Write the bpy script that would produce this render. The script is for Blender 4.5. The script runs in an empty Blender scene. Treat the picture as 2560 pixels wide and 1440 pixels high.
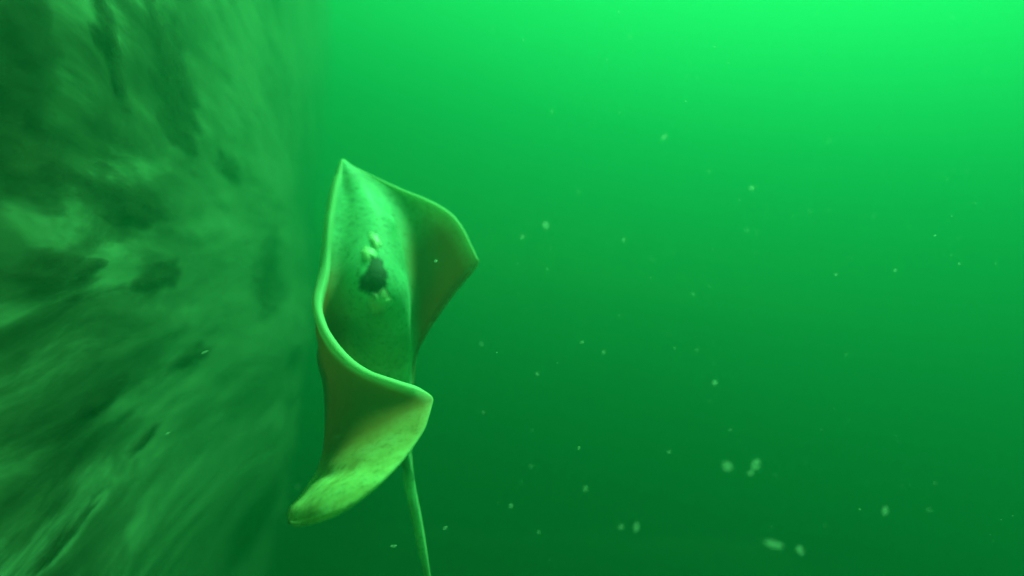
import bpy, bmesh, math, random
import numpy as np
from mathutils import Vector, Matrix, Euler, noise

random.seed(7)
scene = bpy.context.scene
COL = scene.collection

# ------------------------------------------------------------------ camera
FPX = 1668.0                                  # focal length in photo pixels (2560 wide)
ROLL = math.radians(8)
cam_data = bpy.data.cameras.new('camera')
cam = bpy.data.objects.new('camera', cam_data)
COL.objects.link(cam)
cam.matrix_world = Matrix.Rotation(math.radians(90), 4, 'X') @ Matrix.Rotation(ROLL, 4, 'Z')
cam_data.sensor_width = 36
cam_data.lens = 36 * FPX / 2560
cam_data.clip_start = 0.02
cam_data.clip_end = 200
cam_data.dof.use_dof = True
cam_data.dof.focus_distance = 1.38
cam_data.dof.aperture_fstop = 0.9
scene.camera = cam
CM = cam.matrix_world.copy()

# ------------------------------------------------------------------ daylight
SUN_EL, SUN_AZ = math.radians(66), math.radians(26)      # azimuth from +Y towards +X
world = bpy.data.worlds.new('World')
scene.world = world
world.use_nodes = True
nt = world.node_tree
nt.nodes.clear()
sky = nt.nodes.new('ShaderNodeTexSky')
sky.sky_type = 'NISHITA'
sky.sun_disc = False
sky.sun_elevation = SUN_EL
sky.sun_rotation = SUN_AZ
tint = nt.nodes.new('ShaderNodeMix')
tint.data_type = 'RGBA'
tint.blend_type = 'MULTIPLY'
tint.inputs['Factor'].default_value = 1.0
tint.inputs[7].default_value = (0.06, 1.0, 0.11, 1)       # daylight after its way down through green water
bg = nt.nodes.new('ShaderNodeBackground')
bg.inputs['Strength'].default_value = 0.08
out = nt.nodes.new('ShaderNodeOutputWorld')
nt.links.new(sky.outputs[0], tint.inputs[6])
nt.links.new(tint.outputs[2], bg.inputs['Color'])
nt.links.new(bg.outputs[0], out.inputs['Surface'])

sun_data = bpy.data.lights.new('sun', 'SUN')
sun_data.energy = 5.0
sun_data.angle = math.radians(12)                         # daylight spread by the water surface
sun_data.color = (0.15, 1.0, 0.30)
sun = bpy.data.objects.new('sun', sun_data)
COL.objects.link(sun)
sun_dir = Vector((math.sin(SUN_AZ) * math.cos(SUN_EL), math.cos(SUN_AZ) * math.cos(SUN_EL), math.sin(SUN_EL)))
sun.rotation_euler = sun_dir.to_track_quat('Z', 'Y').to_euler()

scene.view_settings.view_transform = 'Standard'
scene.view_settings.look = 'None'
scene.view_settings.gamma = 1
scene.view_settings.exposure = 3.08
scene.render.engine = 'CYCLES'
scene.cycles.use_denoising = True
scene.cycles.volume_bounces = 3
scene.cycles.max_bounces = 6
scene.cycles.sample_clamp_indirect = 4

# ------------------------------------------------------------------ helpers
def at(px, py, depth):
    """A point seen at photo pixel (px, py), depth metres in front of the camera."""
    return CM @ Vector(((px - 1280) / FPX * depth, (720 - py) / FPX * depth, -depth))

def smooth(me):
    me.polygons.foreach_set('use_smooth', [True] * len(me.polygons))

def link(name, me, mat=None, parent=None):
    o = bpy.data.objects.new(name, me)
    COL.objects.link(o)
    if mat and not me.materials:
        me.materials.append(mat)
    if parent:
        o.parent = parent
    return o

def tag(o, label=None, cat=None, group=None, kind=None):
    if label: o['label'] = label
    if cat: o['category'] = cat
    if group: o['group'] = group
    if kind: o['kind'] = kind
    return o

def new_mat(name):
    m = bpy.data.materials.new(name)
    m.use_nodes = True
    t = m.node_tree
    b = t.nodes['Principled BSDF']
    return m, t, b

def N(t, kind, **kw):
    n = t.nodes.new(kind)
    for k, v in kw.items():
        if k in n.inputs: n.inputs[k].default_value = v
        else: setattr(n, k, v)
    return n

def ramp(t, src, stops):
    r = t.nodes.new('ShaderNodeValToRGB')
    e = r.color_ramp.elements
    while len(e) < len(stops): e.new(0.5)
    for el, (p, c) in zip(e, stops):
        el.position = p
        el.color = c if len(c) == 4 else (*c, 1)
    t.links.new(src, r.inputs[0])
    return r.outputs[0]

def mixc(t, fac, a, b):
    m = t.nodes.new('ShaderNodeMix')
    m.data_type = 'RGBA'
    for sock, v in ((m.inputs['Factor'], fac), (m.inputs[6], a), (m.inputs[7], b)):
        if isinstance(v, bpy.types.NodeSocket): t.links.new(v, sock)
        elif isinstance(v, (tuple, list)): sock.default_value = v if len(v) == 4 else (*v, 1)
        else: sock.default_value = v
    return m.outputs[2]

# ------------------------------------------------------------------ the seabed: a steep bank on the left
d1 = CM.to_3x3() @ Vector(((885 - 1280) / FPX, (720 - 200) / FPX, -1))
d2 = CM.to_3x3() @ Vector(((700 - 1280) / FPX, (720 - 1440) / FPX, -1))
WN = d1.cross(d2).normalized()
if WN.x < 0: WN = -WN
fwd = Vector((0, 1, 0))
WA = (fwd - WN * fwd.dot(WN)).normalized()              # along the bank, away from the camera
WB = WN.cross(WA)
if WB.z < 0: WB = -WB                                  # up the bank
WD = 0.50                                              # camera's distance from it
WO = -WN * WD

def on_bank(px, py):
    """Where the line of sight of a photo pixel meets the bank: a, b, depth."""
    d = at(px, py, 1.0)
    k = 0.25
    while k < 9:
        q = d * k - WO
        a, b = q.dot(WA), q.dot(WB)
        if q.dot(WN) <= relief(a, b): break
        k *= 1.01
    return a, b, k

def relief(a, b):
    v = Vector((a * 0.40, b * 1.5, 3.1))
    h = noise.fractal(v, 0.9, 2.1, 2) * 0.035
    v2 = Vector((a * 0.75 + 9, b * 5.0, 0.4))
    h += noise.fractal(v2, 0.9, 2.2, 3) * 0.008
    v3 = Vector((a * 2.2 + 2, b * 16.0, 7.7))
    h += noise.fractal(v3, 0.8, 2.0, 2) * 0.0025
    r = min(max((a - 1.8) / 4.8, 0), 1)                  # the bank swells into a low shoulder further on
    up = min(max((b + 0.9) / 1.8, 0), 1)
    lump = 1 + 0.22 * noise.fractal(Vector((a * 0.5, b * 1.3, 5.5)), 0.9, 2.0, 3)
    return h + (0.41 - 0.33 * up * up * (3 - 2 * up)) * lump * r * r * (3 - 2 * r)

TOP, BOT, RAD = 3.3, -5.2, 0.7
def profile(s):
    """(b, n, db, dn) of the bank's section: shelf on top, steep face, floor at its foot."""
    q = RAD * math.pi / 2
    if s > TOP + q: return TOP + RAD, -(RAD + s - TOP - q), 1, 0
    if s > TOP:
        t = (s - TOP) / RAD
        return TOP + RAD * math.sin(t), -RAD * (1 - math.cos(t)), math.sin(t), math.cos(t)
    if s < BOT - q: return BOT - RAD, RAD + (BOT - q - s), 1, 0
    if s < BOT:
        t = (BOT - s) / RAD
        return BOT - RAD * math.sin(t), RAD * (1 - math.cos(t)), math.sin(t), math.cos(t)
    return s, 0, 0, 1

def build_seabed():
    a_vals = list(np.concatenate([np.linspace(-2.0, 0.2, 20, endpoint=False), np.linspace(0.2, 4.0, 230, endpoint=False),
                                  np.linspace(4.0, 14.5, 130)]))
    s_vals = list(np.concatenate([np.linspace(-18, BOT - 1.2, 30, endpoint=False), np.linspace(BOT - 1.2, -1.4, 70, endpoint=False),
                                  np.linspace(-1.4, 1.4, 190, endpoint=False), np.linspace(1.4, 6.6, 80)]))
    verts = []
    for a in a_vals:
        for s in s_vals:
            b, n, cb, cn = profile(s)
            h = relief(a, s)
            verts.append(WO + WA * a + WB * (b + h * cb) + WN * (n + h * cn))
    m = len(s_vals)
    faces = [(i * m + j, i * m + j + 1, (i + 1) * m + j + 1, (i + 1) * m + j)
             for i in range(len(a_vals) - 1) for j in range(m - 1)]
    me = bpy.data.meshes.new('seabed')
    me.from_pydata([tuple(v) for v in verts], [], faces)
    me.update()
    smooth(me)
    return me

def bank_mapping(t, sa, sb):
    """Texture coordinates in the bank's own axes, stretched along it."""
    geo = t.nodes.new('ShaderNodeNewGeometry')
    outs = []
    for ax in (WA, WB, WN):
        d = t.nodes.new('ShaderNodeVectorMath'); d.operation = 'DOT_PRODUCT'
        t.links.new(geo.outputs['Position'], d.inputs[0]); d.inputs[1].default_value = ax
        outs.append(d.outputs['Value'])
    c = t.nodes.new('ShaderNodeCombineXYZ')
    for o, k, s in zip(outs, range(3), (sa, sb, sb)):
        mm = t.nodes.new('ShaderNodeMath'); mm.operation = 'MULTIPLY'; mm.inputs[1].default_value = s
        t.links.new(o, mm.inputs[0]); t.links.new(mm.outputs[0], c.inputs[k])
    return c.outputs[0]

sea_mat, t, b = new_mat('silt_and_algae')
b.inputs['Roughness'].default_value = 0.95
b.inputs['Specular IOR Level'].default_value = 0.1
n1 = N(t, 'ShaderNodeTexNoise', Scale=1.0, Detail=5.0, Roughness=0.58, Distortion=0.5)
t.links.new(bank_mapping(t, 1.15, 5.6), n1.inputs['Vector'])
n2 = N(t, 'ShaderNodeTexNoise', Scale=1.0, Detail=3.0, Roughness=0.5)
t.links.new(bank_mapping(t, 4.0, 20.0), n2.inputs['Vector'])
c1 = ramp(t, n1.outputs[0], [(0.37, (0.032, 0.048, 0.027)), (0.48, (0.085, 0.115, 0.07)), (0.60, (0.23, 0.31, 0.21))])
c2 = ramp(t, n2.outputs[0], [(0.34, (0.55, 0.55, 0.52)), (0.52, (0.9, 0.9, 0.9)), (0.72, (1.05, 1.05, 1.0))])
mul = t.nodes.new('ShaderNodeMix'); mul.data_type = 'RGBA'; mul.blend_type = 'MULTIPLY'; mul.inputs['Factor'].default_value = 0.75
t.links.new(c1, mul.inputs[6]); t.links.new(c2, mul.inputs[7])
geo = t.nodes.new('ShaderNodeNewGeometry')
dist = t.nodes.new('ShaderNodeVectorMath'); dist.operation = 'DOT_PRODUCT'
t.links.new(geo.outputs['Position'], dist.inputs[0]); dist.inputs[1].default_value = WA
haze_fade = N(t, 'ShaderNodeMapRange', interpolation_type='SMOOTHSTEP')              # haze painted into the colour: streaks fade to an even pale tone farther along
haze_fade.inputs['From Min'].default_value = 1.5; haze_fade.inputs['From Max'].default_value = 3.4; haze_fade.inputs['To Max'].default_value = 0.85
t.links.new(dist.outputs['Value'], haze_fade.inputs['Value'])
t.links.new(mixc(t, haze_fade.outputs[0], mul.outputs[2], (0.17, 0.24, 0.16)), b.inputs['Base Color'])
seabed = link('seabed', build_seabed(), sea_mat)
tag(seabed, 'steep silty green bank along the left side with streaks of dark algae', kind='structure')

# ------------------------------------------------------------------ algae clumps and stones on the bank
alg_mat, t, b = new_mat('dark_algae')
b.inputs['Roughness'].default_value = 0.9
b.inputs['Specular IOR Level'].default_value = 0.1
n1 = N(t, 'ShaderNodeTexNoise', Scale=1.0, Detail=5.0)
t.links.new(bank_mapping(t, 9, 22), n1.inputs['Vector'])
t.links.new(ramp(t, n1.outputs[0], [(0.35, (0.022, 0.030, 0.016)), (0.7, (0.05, 0.06, 0.03))]), b.inputs['Base Color'])

tp = t.nodes.new('ShaderNodeBsdfTransparent')
mx = t.nodes.new('ShaderNodeMixShader')
ae = N(t, 'ShaderNodeAttribute', attribute_name='cover')
n3 = N(t, 'ShaderNodeTexNoise', Scale=1.0, Detail=4.0)
t.links.new(bank_mapping(t, 5, 34), n3.inputs['Vector'])
ad = t.nodes.new('ShaderNodeMath'); ad.operation = 'MULTIPLY_ADD'; ad.inputs[1].default_value = 2.4; ad.inputs[2].default_value = -1.25
t.links.new(n3.outputs[0], ad.inputs[0])
sm = t.nodes.new('ShaderNodeMath'); sm.operation = 'ADD'; sm.use_clamp = True
t.links.new(ad.outputs[0], sm.inputs[0]); t.links.new(ae.outputs['Fac'], sm.inputs[1])
t.links.new(sm.outputs[0], mx.inputs[0]); t.links.new(tp.outputs[0], mx.inputs[1]); t.links.new(b.outputs[0], mx.inputs[2])
t.links.new(mx.outputs[0], t.nodes['Material Output'].inputs['Surface'])

def clump(px, py, la, lb, hh, label, seed, slant=0.0):
    """A low mat of algae that follows the bank, ragged and thinning out towards its rim, long along the bank."""
    a0, b0, k0 = on_bank(px, py)
    base = WO + WA * a0 + WB * b0 + WN * relief(a0, b0)
    nrg, nth = 14, 72
    verts, faces, cover = [], [], []
    for i in range(nrg + 1):
        r = i / nrg
        for j in range(nth):
            th = j / nth * 2 * math.pi
            c, sn = math.cos(th), math.sin(th)
            edge = 1.25 + 0.5 * noise.fractal(Vector((c * 1.1 + seed, sn * 1.1, seed)), 0.9, 2.1, 3)
            da, db = c * r * la * edge, sn * r * lb * edge
            db += slant * da
            a, b = a0 + da, b0 + db
            rough = 0.45 + 0.15 * noise.fractal(Vector((a * 10, b * 22, seed)), 0.8, 2.0, 2)
            verts.append(tuple(WO + WA * a + WB * b + WN * (relief(a, b) + hh * rough * (1 - r * r) + 0.001) - base))
            cover.append(0.85 * (1 - r * r) ** 1.1)
    for i in range(nrg):
        for j in range(nth):
            j2 = (j + 1) % nth
            faces.append((i * nth + j, (i + 1) * nth + j, (i + 1) * nth + j2, i * nth + j2))
    me = bpy.data.meshes.new('algae_clump')
    me.from_pydata(verts, [], faces); me.update(); smooth(me)
    me.attributes.new('cover', 'FLOAT', 'POINT').data.foreach_set('value', np.asarray(cover, np.float32))
    o = link('algae_clump', me, alg_mat)
    o.location = base
    return tag(o, label, 'algae', 'dark algae clumps on the bank')

CLUMPS = [
    (40, 170, .16, .13, .012, 'large dark algae mat in the top left corner of the bank'),
    (70, 425, .20, .060, .012, 'dark algae mat at the left edge, halfway between top corner and middle'),
    (440, 220, .42, .12, .012, 'broad dark algae patch high on the bank, right of the pale silt gap', -.25),
    (265, 80, .16, .05, .010, 'small slanting algae patch near the top edge of the bank', -.4),
    (340, 510, .34, .055, .012, 'long dark algae mat left of the stingray at snout height'),
    (150, 690, .22, .05, .012, 'ragged dark algae mat beside the pale silt at the left edge'),
    (400, 690, .26, .06, .012, 'wide dark algae mat left of the stingray at eye height'),
    (575, 425, .30, .045, .012, 'small round dark clump level with the stingray snout'),
    (250, 1000, .20, .035, .010, 'slanting dark algae streak on the lower bank'),
    (360, 1095, .15, .028, .012, 'short dark algae tuft on the lower bank, nearest the curled wing'),
    (150, 1340, .22, .032, .010, 'long slanting dark algae streak at the bottom left'),
    (470, 890, .34, .040, .010, 'faint dark algae patch left of the curled wing edge'),
    (668, 700, .45, .26, .010, 'tall dim dark band on the bank just left of the stingray'),  # one tall dark patch, reaching farther up the bank than the others
]
for i, c in enumerate(CLUMPS):
    clump(*c[:6], 3.7 * i + 1.3, *c[6:])

# ------------------------------------------------------------------ the stingray
def pchip(xk, yk, xs):
    """Monotone cubic through (xk, yk[:, d])."""
    xk = np.asarray(xk, float); yk = np.asarray(yk, float)
    if yk.ndim == 1: yk = yk[:, None]
    h = np.diff(xk); dl = np.diff(yk, axis=0) / h[:, None]
    m = np.zeros_like(yk)
    m[0], m[-1] = dl[0], dl[-1]
    for i in range(1, len(xk) - 1):
        w1, w2 = 2 * h[i] + h[i - 1], h[i] + 2 * h[i - 1]
        ok = dl[i - 1] * dl[i] > 0
        with np.errstate(divide='ignore', invalid='ignore'):
            m[i] = np.where(ok, (w1 + w2) / (w1 / dl[i - 1] + w2 / dl[i]), 0)
    idx = np.clip(np.searchsorted(xk, xs, side='right') - 1, 0, len(xk) - 2)
    tt = ((xs - xk[idx]) / h[idx])[:, None]
    H = h[idx][:, None]
    return ((2 * tt**3 - 3 * tt**2 + 1) * yk[idx] + (tt**3 - 2 * tt**2 + tt) * H * m[idx]
            + (-2 * tt**3 + 3 * tt**2) * yk[idx + 1] + (tt**3 - tt**2) * H * m[idx + 1])

def catmull(pts, us):
    """Catmull-Rom along axis 1 of pts (rows, k, 3), uniform parameter."""
    k = pts.shape[1]
    ext = np.concatenate([2 * pts[:, :1] - pts[:, 1:2], pts, 2 * pts[:, -1:] - pts[:, -2:-1]], axis=1)
    res = np.zeros((pts.shape[0], len(us), 3))
    for j, u in enumerate(us):
        x = u * (k - 1); i = min(int(x), k - 2); f = x - i
        p0, p1, p2, p3 = ext[:, i], ext[:, i + 1], ext[:, i + 2], ext[:, i + 3]
        res[:, j] = 0.5 * (2 * p1 + (p2 - p0) * f + (2 * p0 - 5 * p1 + 4 * p2 - p3) * f**2 + (3 * p1 - p0 - 3 * p2 + p3) * f**3)
    return res

# spine: (row, x, depth); rows are photo heights
SPINE = [(402, 858, 1.74), (450, 876, 1.715), (520, 908, 1.67), (590, 933, 1.63), (640, 945, 1.605), (740, 968, 1.575),
         (810, 982, 1.585), (870, 992, 1.62), (920, 999, 1.65), (1000, 1006, 1.68), (1115, 1012, 1.70),
         (1126, 1012, 1.70), (1200, 1022, 1.68), (1300, 1043, 1.645), (1400, 1061, 1.615), (1500, 1080, 1.585), (1580, 1096, 1.565)]
def farther(v): return 0.11 * max(0.0, (740 - v) / 338)                # the snout points away from the camera
SPINE = [(v, x, d + farther(v)) for v, x, d in SPINE]
def spine(v):
    xs = pchip([s[0] for s in SPINE], [[s[1], s[2]] for s in SPINE], np.array([float(v)]))[0]
    return (xs[0], v, xs[1])

# each row: spine height, three control points, margin point   (x, y, depth)
LEFT = [
    (402, (857, 402, 1.74), (856, 402, 1.738), (854, 402, 1.736), (852, 403, 1.734)),
    (450, (868, 452, 1.715), (855, 455, 1.712), (842, 457, 1.70), (834, 458, 1.69)),
    (520, (885, 525, 1.685), (858, 530, 1.67), (834, 533, 1.655), (819, 535, 1.64)),
    (590, (898, 595, 1.64), (862, 603, 1.63), (829, 607, 1.61), (811, 610, 1.595)),
    (640, (903, 648, 1.61), (860, 662, 1.60), (822, 668, 1.58), (804, 670, 1.56)),
    (740, (905, 742, 1.59), (850, 752, 1.585), (806, 757, 1.545), (791, 756, 1.50)),
    (810, (905, 810, 1.635), (842, 820, 1.64), (800, 826, 1.53), (808, 818, 1.445)),
    (870, (905, 875, 1.69), (806, 890, 1.66), (812, 888, 1.46), (848, 876, 1.40)),
    (920, (905, 930, 1.74), (815, 950, 1.66), (838, 944, 1.42), (906, 924, 1.365)),
    (965, (905, 985, 1.745), (822, 1010, 1.63), (850, 1028, 1.375), (985, 955, 1.345)),
    (1000, (905, 1030, 1.745), (824, 1065, 1.61), (852, 1090, 1.335), (1045, 976, 1.34)),
    (1025, (900, 1065, 1.74), (822, 1105, 1.59), (850, 1135, 1.295), (1080, 1004, 1.325)),
    (1045, (895, 1095, 1.735), (814, 1140, 1.56), (842, 1168, 1.26), (1064, 1060, 1.27)),
    (1062, (890, 1120, 1.725), (800, 1175, 1.53), (838, 1195, 1.235), (1016, 1136, 1.20)),
    (1078, (885, 1140, 1.715), (780, 1210, 1.49), (806, 1222, 1.21), (932, 1222, 1.13)),
    (1090, (882, 1155, 1.70), (762, 1240, 1.45), (776, 1254, 1.20), (855, 1278, 1.11)),
    (1102, (880, 1168, 1.69), (742, 1265, 1.43), (742, 1277, 1.22), (785, 1306, 1.13)),
    (1115, (880, 1180, 1.68), (770, 1270, 1.50), (742, 1288, 1.36), (732, 1295, 1.22)),
    (1126, (1008, 1126, 1.70), (1005, 1127, 1.70), (1002, 1127, 1.70), (999, 1128, 1.70)),
]
RIGHT = [
    (402, (859, 402, 1.74), (860, 403, 1.74), (861, 404, 1.74), (862, 405, 1.74)),
    (450, (888, 443, 1.735), (901, 440, 1.745), (914, 438, 1.75), (927, 438, 1.75)),
    (520, (928, 505, 1.715), (955, 490, 1.75), (980, 478, 1.77), (1002, 473, 1.77)),
    (590, (962, 572, 1.70), (1000, 545, 1.76), (1040, 520, 1.785), (1076, 504, 1.78)),
    (640, (985, 628, 1.70), (1035, 592, 1.77), (1085, 560, 1.79), (1126, 535, 1.77)),
    (690, (1000, 680, 1.705), (1058, 640, 1.78), (1112, 602, 1.79), (1156, 572, 1.76)),
    (725, (1006, 715, 1.71), (1070, 678, 1.785), (1130, 640, 1.785), (1175, 610, 1.745)),
    (755, (1010, 745, 1.715), (1076, 712, 1.79), (1140, 674, 1.78), (1189, 640, 1.73)),
    (780, (1012, 770, 1.72), (1078, 738, 1.795), (1143, 698, 1.78), (1195, 656, 1.72)),
    (805, (1013, 795, 1.73), (1070, 762, 1.80), (1125, 725, 1.79), (1170, 690, 1.74)),
    (835, (1014, 825, 1.74), (1060, 792, 1.80), (1102, 760, 1.80), (1138, 728, 1.765)),
    (865, (1015, 852, 1.75), (1050, 822, 1.805), (1082, 795, 1.805), (1108, 768, 1.785)),
    (900, (1015, 885, 1.76), (1040, 862, 1.805), (1058, 838, 1.805), (1074, 814, 1.80)),
    (950, (1015, 935, 1.765), (1028, 910, 1.80), (1036, 886, 1.80), (1044, 862, 1.80)),
    (1020, (1013, 1015, 1.74), (1018, 1005, 1.77), (1024, 990, 1.79), (1030, 970, 1.79)),
    (1115, (1015, 1112, 1.71), (1018, 1108, 1.72), (1021, 1104, 1.725), (1024, 1100, 1.73)),
    (1126, (1016, 1126, 1.70), (1019, 1125, 1.70), (1022, 1125, 1.70), (1025, 1124, 1.70)),
]
LEFT = [(r[0], *[(x, y, d + farther(r[0])) for x, y, d in r[1:]]) for r in LEFT]
RIGHT = [(r[0], *[(x, y, d + farther(r[0])) for x, y, d in r[1:]]) for r in RIGHT]
TAILW = [(1200, 11), (1300, 9.5), (1400, 7), (1500, 5), (1580, 1.5)]

def half(rows, side, vs, us):
    rows = list(rows)
    for v, w in TAILW:
        x, y, d = spine(v)
        rows.append((v, *[(x + side * w * k, y - side * 0.15 * w * k, d) for k in (0.25, 0.5, 0.75, 1.0)]))
    knots = np.array([r[0] for r in rows], float)
    ctrl = np.array([[np.array(at(*spine(r[0])))] + [np.array(at(*p)) for p in r[1:]] for r in rows])
    dense = np.stack([pchip(knots, ctrl[:, k], vs) for k in range(ctrl.shape[1])], axis=1)
    dense[:, 0] = np.array([np.array(at(*spine(v))) for v in vs])
    return catmull(dense, us)

def build_ray():
    vs = np.concatenate([np.linspace(402, 430, 10, endpoint=False), np.linspace(430, 800, 64, endpoint=False),
                         np.linspace(800, 1130, 130, endpoint=False), np.linspace(1130, 1580, 60)])
    us = np.linspace(0, 1, 46) ** 1.05
    L, R = half(LEFT, -1, vs, us), half(RIGHT, 1, vs, us)
    S = np.concatenate([L[:, ::-1], R[:, 1:]], axis=1)               # rows x cols x 3, left margin ... spine ... right margin
    nr, nc, _ = S.shape
    mid = len(us) - 1
    # light smoothing of the sheet, margins kept
    for _ in range(2):
        T = S.copy()
        T[1:-1] = 0.5 * S[1:-1] + 0.25 * (S[:-2] + S[2:])
        T[:, 0], T[:, -1], T[0], T[-1] = S[:, 0], S[:, -1], S[0], S[-1]
        S = T
    w = np.exp(-((np.arange(nc) - mid) / 16.0) ** 2)[None, :, None] * (np.clip((vs - 425) / 60, 0, 1) * np.clip((1110 - vs) / 60, 0, 1))[:, None, None]
    for _ in range(140):                                              # no crease along the spine
        T = S.copy()
        T[:, 1:-1] = 0.5 * S[:, 1:-1] + 0.25 * (S[:, :-2] + S[:, 2:])
        S = S + (T - S) * w
    du = np.gradient(S, axis=1); dv = np.gradient(S, axis=0)
    nrm = np.cross(du, dv)
    nrm /= np.linalg.norm(nrm, axis=2, keepdims=True) + 1e-9
    view = -S / np.linalg.norm(S, axis=2, keepdims=True)             # the camera stands at the origin; the back of the ray is towards it at the eyes
    i0 = int(np.argmin(abs(vs - 640)))
    if (nrm[i0, mid] * view[i0, mid]).sum() < 0: nrm = -nrm
    for _ in range(6):
        T = nrm.copy()
        T[1:-1, 1:-1] = (nrm[1:-1, 1:-1] * 2 + nrm[:-2, 1:-1] + nrm[2:, 1:-1] + nrm[1:-1, :-2] + nrm[1:-1, 2:]) / 6
        nrm = T / (np.linalg.norm(T, axis=2, keepdims=True) + 1e-9)
    # distances
    seg = np.linalg.norm(np.diff(S, axis=1), axis=2)
    cum = np.concatenate([np.zeros((nr, 1)), np.cumsum(seg, axis=1)], axis=1)
    from_spine = abs(cum - cum[:, mid:mid + 1])
    to_margin = np.minimum(cum, cum[:, -1:] - cum)
    # height of the trunk over the sheet
    amp = pchip([402, 440, 520, 600, 680, 760, 860, 960, 1060, 1126, 1200, 1400, 1580],
                [0.0, 0.006, 0.018, 0.032, 0.039, 0.039, 0.032, 0.026, 0.016, 0.006, 0.004, 0.003, 0.001], vs)[:, 0]
    wid = pchip([402, 520, 680, 860, 1000, 1126, 1580], [0.03, 0.055, 0.076, 0.060, 0.038, 0.02, 0.014], vs)[:, 0]
    sided = np.where(np.arange(nc)[None, :] < mid, 1.7, 1.0)
    prof = np.exp(-(from_spine / (wid[:, None] * sided)) ** 2.4)
    amp_xy = amp[:, None] * prof + 0.019 * np.exp(-((vs[:, None] - 592) / 22) ** 2 - ((cum - cum[:, mid:mid + 1] - 0.045) / 0.022) ** 2)
    thin = np.clip(to_margin / 0.03, 0, 1) ** 0.6
    base = (0.0035 + 0.0045 * thin) * np.clip((1580 - vs) / 200, 0.3, 1)[:, None]
    left = (np.arange(nc) < mid)[None, :] * np.clip((1022 - vs) / 30, 0, 1)[:, None]
    base = base + left * 0.0055 * np.exp(-(to_margin / 0.022) ** 2) * np.clip((vs - 402) / 60, 0.3, 1)[:, None]
    to_margin = np.where(left > 0, to_margin * 0.55, to_margin)
    top = S + nrm * (base + amp_xy)[..., None]
    bot = S - nrm * (base + 0.55 * amp[:, None] * prof)[..., None]
    verts = np.concatenate([top.reshape(-1, 3), bot.reshape(-1, 3)])
    K = nr * nc
    faces = []
    for i in range(nr - 1):
        for j in range(nc - 1):
            q = (i * nc + j, i * nc + j + 1, (i + 1) * nc + j + 1, (i + 1) * nc + j)
            faces.append(q); faces.append(tuple(K + x for x in reversed(q)))
    # rounded rim: one extra line of vertices outside the margin
    ring = [(i, 0) for i in range(nr)] + [(nr - 1, j) for j in range(1, nc)] + [(i, nc - 1) for i in range(nr - 2, -1, -1)] + [(0, j) for j in range(nc - 2, 0, -1)]
    extra = []
    for (i, j) in ring:
        if j == 0: o = S[i, 0] - S[i, 1]
        elif j == nc - 1: o = S[i, -1] - S[i, -2]
        elif i == 0: o = S[0, j] - S[1, j]
        else: o = S[-1, j] - S[-2, j]
        o = o / (np.linalg.norm(o) + 1e-9)
        extra.append(S[i, j] + o * base[i, j] * 0.9)
    E0 = len(verts)
    verts = np.concatenate([verts, np.array(extra)])
    n = len(ring)
    for k in range(n):
        k2 = (k + 1) % n
        a, b2 = ring[k][0] * nc + ring[k][1], ring[k2][0] * nc + ring[k2][1]
        faces.append((a, b2, E0 + k2, E0 + k)); faces.append((K + b2, K + a, E0 + k, E0 + k2))
    me = bpy.data.meshes.new('body')
    me.from_pydata([tuple(map(float, v)) for v in verts], [], faces)
    me.update()
    bm = bmesh.new(); bm.from_mesh(me)
    bmesh.ops.recalc_face_normals(bm, faces=bm.faces)
    bm.to_mesh(me); bm.free()
    smooth(me)
    def attr(name, per):
        at_ = me.attributes.new(name, 'FLOAT', 'POINT')
        at_.data.foreach_set('value', np.asarray(per, np.float32))
    flat = to_margin.reshape(-1)
    attr('margin', np.concatenate([flat, flat, np.zeros(n)]))
    pale = np.where(np.arange(nc)[None, :] < mid, np.clip((1030 - vs) / 30, 0, 1)[:, None], np.clip((770 - vs) / 60, 0, 1)[:, None])
    pf = pale.reshape(-1)
    attr('pale', np.concatenate([pf, pf, [pale[i, j] for i, j in ring]]))
    attr('belly', np.concatenate([np.zeros(K), np.ones(K), np.full(n, 0.5)]))
    # brown of the fin tips: grows away from the spine and towards the rear
    tip = np.clip((from_spine - 0.07) / 0.09, 0, 1) * np.clip((vs[:, None] - 560) / 120, 0, 1) + np.clip((vs[:, None] - 1120) / 100, 0, 0.12)
    tip[:, :mid] *= np.clip((1075 - vs) / 60, 0, 1)[:, None] + np.clip((vs - 1130) / 30, 0, 1)[:, None]
    tip *= np.where((np.arange(nc)[None, :] > mid) & (vs[:, None] < 800), 0.35 + 0.65 * np.clip(to_margin / 0.06, 0, 1), 1.0)
    
    flat = tip.reshape(-1)
    attr('tip', np.concatenate([flat, flat, np.zeros(n)]))
    mark = np.stack([vs[:, None] * np.ones((1, nc)), (cum - cum[:, mid:mid + 1])], axis=2)
    return me, top, nrm, vs, cum - cum[:, mid:mid + 1]

ray_mat, t, b = new_mat('ray_skin')
b.inputs['Roughness'].default_value = 0.55
b.inputs['Specular IOR Level'].default_value = 0.25
am = N(t, 'ShaderNodeAttribute', attribute_name='margin')
ab = N(t, 'ShaderNodeAttribute', attribute_name='belly')
atp = N(t, 'ShaderNodeAttribute', attribute_name='tip')
tc = N(t, 'ShaderNodeTexCoord')
n1 = N(t, 'ShaderNodeTexNoise', Scale=26.0, Detail=5.0, Roughness=0.6)
n2 = N(t, 'ShaderNodeTexNoise', Scale=7.0, Detail=3.0)
t.links.new(tc.outputs['Object'], n1.inputs['Vector']); t.links.new(tc.outputs['Object'], n2.inputs['Vector'])
back = ramp(t, n2.outputs[0], [(0.33, (0.26, 0.50, 0.32)), (0.60, (0.44, 0.86, 0.62))])
belly = ramp(t, n1.outputs[0], [(0.28, (0.50, 0.40, 0.16)), (0.40, (0.70, 0.60, 0.26)), (0.55, (0.82, 0.76, 0.36)), (0.70, (0.88, 0.85, 0.52))])
n4 = N(t, 'ShaderNodeTexNoise', Scale=75.0, Detail=4.0, Roughness=0.7)
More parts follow.
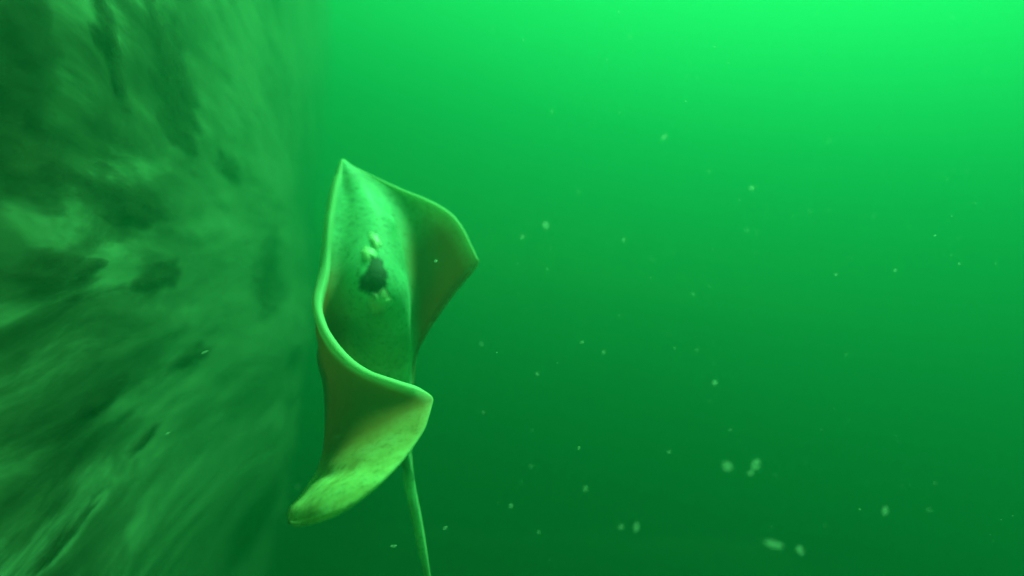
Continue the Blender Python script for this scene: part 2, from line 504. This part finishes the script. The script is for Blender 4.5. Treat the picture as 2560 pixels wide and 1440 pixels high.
t.links.new(tc.outputs['Object'], n4.inputs['Vector'])
skin = mixc(t, ab.outputs['Fac'], back, belly)
mot = t.nodes.new('ShaderNodeMix'); mot.data_type = 'RGBA'; mot.blend_type = 'MULTIPLY'; mot.inputs['Factor'].default_value = 1.0
t.links.new(skin, mot.inputs[6])
t.links.new(ramp(t, n4.outputs[0], [(0.31, (0.58, 0.60, 0.52)), (0.45, (0.95, 0.95, 0.95)), (0.65, (1.06, 1.06, 1.06))]), mot.inputs[7])
skin = mot.outputs[2]
tf = t.nodes.new('ShaderNodeMath'); tf.operation = 'MULTIPLY'; tf.inputs[1].default_value = 1.0
t.links.new(atp.outputs['Fac'], tf.inputs[0])
skin = mixc(t, tf.outputs[0], skin, (0.56, 0.22, 0.07))
mf = N(t, 'ShaderNodeMapRange', interpolation_type='SMOOTHSTEP')
mf.inputs['From Min'].default_value = 0.002; mf.inputs['From Max'].default_value = 0.016
mf.inputs['To Min'].default_value = 0.95; mf.inputs['To Max'].default_value = 0.0
t.links.new(am.outputs['Fac'], mf.inputs['Value'])
ap = N(t, 'ShaderNodeAttribute', attribute_name='pale')
pm = t.nodes.new('ShaderNodeMath'); pm.operation = 'MULTIPLY'
t.links.new(mf.outputs[0], pm.inputs[0]); t.links.new(ap.outputs['Fac'], pm.inputs[1])
skin = mixc(t, pm.outputs[0], skin, (0.62, 0.78, 0.50))
t.links.new(skin, b.inputs['Base Color'])
bump = N(t, 'ShaderNodeBump', Strength=0.25, Distance=0.004)
t.links.new(n1.outputs[0], bump.inputs['Height']); t.links.new(bump.outputs[0], b.inputs['Normal'])

def translucent(t, b, fac, col):
    '''thin tissue: part of the light comes through from the far side'''
    tr = t.nodes.new('ShaderNodeBsdfTranslucent')
    if isinstance(col, bpy.types.NodeSocket): t.links.new(col, tr.inputs['Color'])
    else: tr.inputs['Color'].default_value = col
    mx = t.nodes.new('ShaderNodeMixShader')
    if isinstance(fac, bpy.types.NodeSocket): t.links.new(fac, mx.inputs[0])
    else: mx.inputs[0].default_value = fac
    t.links.new(b.outputs[0], mx.inputs[1]); t.links.new(tr.outputs[0], mx.inputs[2])
    t.links.new(mx.outputs[0], t.nodes['Material Output'].inputs['Surface'])
translucent(t, b, 0.45, skin)

ray_me, RT, RN, RVS, RD = build_ray()
ray_base = at(960, 700, 1.62)
ray = bpy.data.objects.new('stingray', None)
COL.objects.link(ray)
ray.location = ray_base
tag(ray, 'pale stingray swimming beside the bank with one wing curled over its back', 'stingray')
body = link('body', ray_me, ray_mat, ray)
ray.empty_display_size = 0.1
body.location = -ray_base

# eyes and spiracle: mounds set into the back
eye_mat, t, b = new_mat('eye_lid')
b.inputs['Base Color'].default_value = (0.85, 0.82, 0.50, 1); b.inputs['Roughness'].default_value = 0.5
dark_mat, t, b = new_mat('dark_spiracle')
b.inputs['Base Color'].default_value = (0.02, 0.022, 0.014, 1); b.inputs['Roughness'].default_value = 0.6

def sample(A, fi, fj):
    i, j = int(fi), int(fj)
    x, y = fi - i, fj - j
    return (A[i, j] * (1 - x) * (1 - y) + A[i + 1, j] * x * (1 - y) + A[i, j + 1] * (1 - x) * y + A[i + 1, j + 1] * x * y)

def skin_index(px, py):
    """Grid position on the back nearest to the line of sight of a photo pixel."""
    d = np.array(at(px, py, 1.0)); d /= np.linalg.norm(d)
    P = RT.reshape(-1, 3)
    dist = np.linalg.norm(P - (P @ d)[:, None] * d, axis=1)
    dist[np.repeat(RVS, RT.shape[1]) > 900] = 9
    return divmod(int(np.argmin(dist)), RT.shape[1])

def patch(name, outline, dome, mat, seed, feather=0.75):
    """A soft-edged patch of tissue lying on the back; outline = centre and radii in photo pixels, as lobes (x, y, rx, ry)."""
    verts, faces, cover = [], [], []
    for px, py, rx, ry in outline:
        i0, j0 = skin_index(px, py)
        si = abs(RVS[i0 + 1] - RVS[i0 - 1]) / 2                      # photo pixels per row
        ca = (CM.inverted() @ Vector(RT[i0, j0 + 1])); cb = (CM.inverted() @ Vector(RT[i0, j0 - 1]))
        sj = max(abs(ca.x / -ca.z - cb.x / -cb.z) * FPX / 2, 0.8)      # photo pixels per column
        k0 = len(verts); nr_, nt_ = 12, 40
        for i in range(nr_ + 1):
            r = i / nr_
            for j in range(nt_):
                th = j / nt_ * 2 * math.pi
                e = 1 + 0.35 * noise.fractal(Vector((math.cos(th) * 1.3 + seed, math.sin(th) * 1.3, px * .01)), 0.8, 2, 3)
                fi, fj = i0 + ry * r * e * math.sin(th) / si, j0 + rx * r * e * math.cos(th) / sj
                p, nv = Vector(sample(RT, fi, fj)), Vector(sample(RN, fi, fj))
                verts.append(tuple(p + nv * (0.0009 + dome * (1 - r * r) ** 1.5) - ray_base))
                cover.append(min(1, (1 - r) / feather))
        for i in range(nr_):
            for j in range(nt_):
                j2 = (j + 1) % nt_
                faces.append((k0 + i * nt_ + j, k0 + (i + 1) * nt_ + j, k0 + (i + 1) * nt_ + j2, k0 + i * nt_ + j2))
    me = bpy.data.meshes.new(name)
    me.from_pydata(verts, [], faces); me.update(); smooth(me)
    me.attributes.new('cover', 'FLOAT', 'POINT').data.foreach_set('value', np.asarray(cover, np.float32))
    return link(name, me, mat, ray)

def feathered(m, top):
    t = m.node_tree; b = t.nodes['Principled BSDF']
    tp = t.nodes.new('ShaderNodeBsdfTransparent'); mx = t.nodes.new('ShaderNodeMixShader')
    ae = N(t, 'ShaderNodeAttribute', attribute_name='cover')
    mm = t.nodes.new('ShaderNodeMath'); mm.operation = 'MULTIPLY'; mm.inputs[1].default_value = top
    t.links.new(ae.outputs['Fac'], mm.inputs[0]); t.links.new(mm.outputs[0], mx.inputs[0])
    t.links.new(tp.outputs[0], mx.inputs[1]); t.links.new(b.outputs[0], mx.inputs[2])
    t.links.new(mx.outputs[0], t.nodes['Material Output'].inputs['Surface'])
feathered(eye_mat, 0.95); feathered(dark_mat, 0.95)

eye = patch('eye', [(920, 638, 24, 22), (940, 604, 18, 24)], 0.006, eye_mat, 2.0)
tag(eye, 'raised pale eye lid above the dark opening')
patch('spiracle', [(940, 672, 30, 28), (924, 706, 46, 22), (948, 728, 28, 20)], -0.0005, dark_mat, 5.0, 0.4)
patch('eye', [(948, 752, 36, 18)], 0.010, eye_mat, 8.0)

# ------------------------------------------------------------------ specks adrift in the water
speck_mat = bpy.data.materials.new('marine_snow')
speck_mat.use_nodes = True
t = speck_mat.node_tree
b = t.nodes['Principled BSDF']
b.inputs['Base Color'].default_value = (0.85, 0.85, 0.75, 1)
b.inputs['Roughness'].default_value = 0.7
tr = t.nodes.new('ShaderNodeBsdfTranslucent'); tr.inputs['Color'].default_value = (0.9, 0.9, 0.8, 1)
tp = t.nodes.new('ShaderNodeBsdfTransparent')
m1 = t.nodes.new('ShaderNodeMixShader'); m1.inputs[0].default_value = 0.6
m2 = t.nodes.new('ShaderNodeMixShader'); m2.inputs[0].default_value = 0.79
t.links.new(b.outputs[0], m1.inputs[1]); t.links.new(tr.outputs[0], m1.inputs[2])
t.links.new(m1.outputs[0], m2.inputs[1]); t.links.new(tp.outputs[0], m2.inputs[2])
t.links.new(m2.outputs[0], t.nodes['Material Output'].inputs['Surface'])

def speck_mesh(seed, sub=2):
    bm = bmesh.new()
    bmesh.ops.create_icosphere(bm, subdivisions=sub, radius=1)
    for v in bm.verts:
        c = v.co.copy()
        v.co = c * (1 + 0.55 * noise.fractal(c * 1.3 + Vector((seed, 0, seed)), 0.8, 2, 3))
    me = bpy.data.meshes.new('drifting_speck')
    bm.to_mesh(me); bm.free(); smooth(me)
    me.materials.append(speck_mat)
    return me
SPECK = [speck_mesh(s * 4.1 + 1) for s in range(6)]

def speck(px, py, depth, rpx, label, ang=0.0, asp=1.0):
    o = link('drifting_speck', SPECK[random.randrange(6)])
    r = 0.58 * rpx / FPX * depth
    o.matrix_world = (Matrix.Translation(at(px, py, depth)) @ CM.to_3x3().to_4x4() @ Matrix.Rotation(ang, 4, 'Z')
                      @ Matrix.Diagonal((r * asp, r, r * 0.8, 1)))
    return tag(o, label, 'speck', 'specks drifting in the water')

BIG = [
    (1366, 564, 1.05, 12, 'bright pale speck right of the stingray, larger of a close pair', -.6, 1.3),
    (1306, 592, 1.05, 8, 'smaller pale speck of the close pair right of the stingray', 0, 1),
    (1880, 470, 1.05, 10, 'lone pale speck in the bright upper right water', .5, 1),
    (1089, 653, 1.30, 6, 'tiny pale speck in front of the dark right wing', 0, 1.4),
    (1787, 957, 1.05, 9, 'pale speck right of centre, well above the big double flake', -.5, 1.3),
    (1890, 1162, 0.95, 17, 'large round translucent flake, biggest speck in the lower right', .6, 1.25),
    (1876, 1183, 0.97, 8, 'bright small speck touching the large round flake', -.2, 1.4),
    (1818, 1166, 0.90, 15, 'faint flake just left of the large round flake', -.7, 1.5),
    (2002, 1376, 0.95, 12, 'pale oval speck near the bottom edge, lower right', -.6, 1.5),
    (1932, 1360, 0.85, 12, 'faint long streak of floating matter at the bottom edge, left of a pale oval', -.3, 3.0),
    (1591, 1318, 0.95, 11, 'upright oval speck near the bottom, right one of a pair', 1.2, 1.6),
    (1552, 1318, 0.95, 8, 'small speck near the bottom, left one of a pair', .2, 1.1),
    (1464, 1222, 1.00, 8, 'small round speck below centre, above the bottom pair', 0, 1),
    (1113, 1320, 1.25, 6, 'bright flat speck right of the tail near the bottom', .2, 1.8),
    (2213, 1277, 0.95, 12, 'pale blurred speck alone in the lower right corner area', 1.2, 1.3),
    (1661, 342, 1.0, 9, 'faint speck in the brightest water at the top', .8, 1.5),
    (985, 1365, 1.3, 5, 'thin pale sliver left of the tail at the bottom', .1, 3.0),
    (420, 1083, 1.35, 4, 'tiny pale sliver in front of the lower bank beside the tail', .15, 2.6),
    (512, 880, 1.4, 4, 'thin pale sliver in front of the bank left of the curled wing', .35, 4.0),
]
for px, py, d, r, lab, ang, asp in BIG:
    speck(px, py, d, r, lab, ang, asp)
FAINT = [(1511, 880), (1203, 859), (2113, 886), (2240, 676), (2090, 686), (1826, 1074), (1675, 1130), (1325, 1165), (2150, 1273),
         (1210, 1031), (1340, 935), (1455, 855), (1690, 870), (1745, 875), (2185, 540), (1560, 600), (1850, 500), (1735, 735),
         (1445, 1120), (1345, 1330), (2400, 660), (2420, 430), (1445, 480), (1280, 1265)]
for px, py in FAINT:
    speck(px + random.uniform(-3, 3), py, random.uniform(.95, 1.25), random.uniform(2.5, 7),
          'faint small pale speck drifting in the open green water', random.uniform(-1, 1), random.uniform(1, 1.7))

def snow_mesh(count):
    """Fine suspended grains spread through the open water, too many and too small to count."""
    verts, faces = [], []
    for _ in range(count):
        d = random.uniform(0.9, 4.2)
        p = at(random.uniform(650, 2640), random.uniform(-60, 1500), d)
        if 0.95 < d < 2.1 and 640 < 1280 + FPX * (CM.inverted() @ p).x / d < 1230: continue
        r = random.uniform(0.0010, 0.0026)
        k = len(verts)
        q = [Vector((random.gauss(0, 1), random.gauss(0, 1), random.gauss(0, 1))).normalized() * r * random.uniform(.7, 1.3) for _ in range(4)]
        verts += [tuple(p + w) for w in q]
        faces += [(k, k + 1, k + 2), (k, k + 1, k + 3), (k + 1, k + 2, k + 3), (k, k + 2, k + 3)]
    me = bpy.data.meshes.new('suspended_silt')
    me.from_pydata(verts, [], faces); me.update()
    me.materials.append(speck_mat)
    return me
silt = link('suspended_silt', snow_mesh(1600))
tag(silt, 'fine pale grains of silt suspended all through the green water', 'silt', kind='stuff')

# ------------------------------------------------------------------ the turbid water itself
hz_mat = bpy.data.materials.new('turbid_green_water')
hz_mat.use_nodes = True
t = hz_mat.node_tree
t.nodes.clear()
vol = t.nodes.new('ShaderNodeVolumePrincipled')
vol.inputs['Color'].default_value = (0.018, 0.23, 0.140, 1)
vol.inputs['Absorption Color'].default_value = (0, 0, 0, 1)
vol.inputs['Density'].default_value = 0.27
vol.inputs['Anisotropy'].default_value = 0.59
o_ = t.nodes.new('ShaderNodeOutputMaterial')
t.links.new(vol.outputs[0], o_.inputs['Volume'])
bm = bmesh.new()
bmesh.ops.create_cube(bm, size=1)
x0, x1, y0, y1, z0, z1 = -9.0, 18.0, -4.0, 18.0, -8.5, 4.6
for v in bm.verts:
    v.co = (x0 if v.co.x < 0 else x1, y0 if v.co.y < 0 else y1, z0 if v.co.z < 0 else z1)
me = bpy.data.meshes.new('haze'); bm.to_mesh(me); bm.free()
haze = link('haze', me, hz_mat)
tag(haze, 'turbid green water that fills the whole view', kind='stuff')
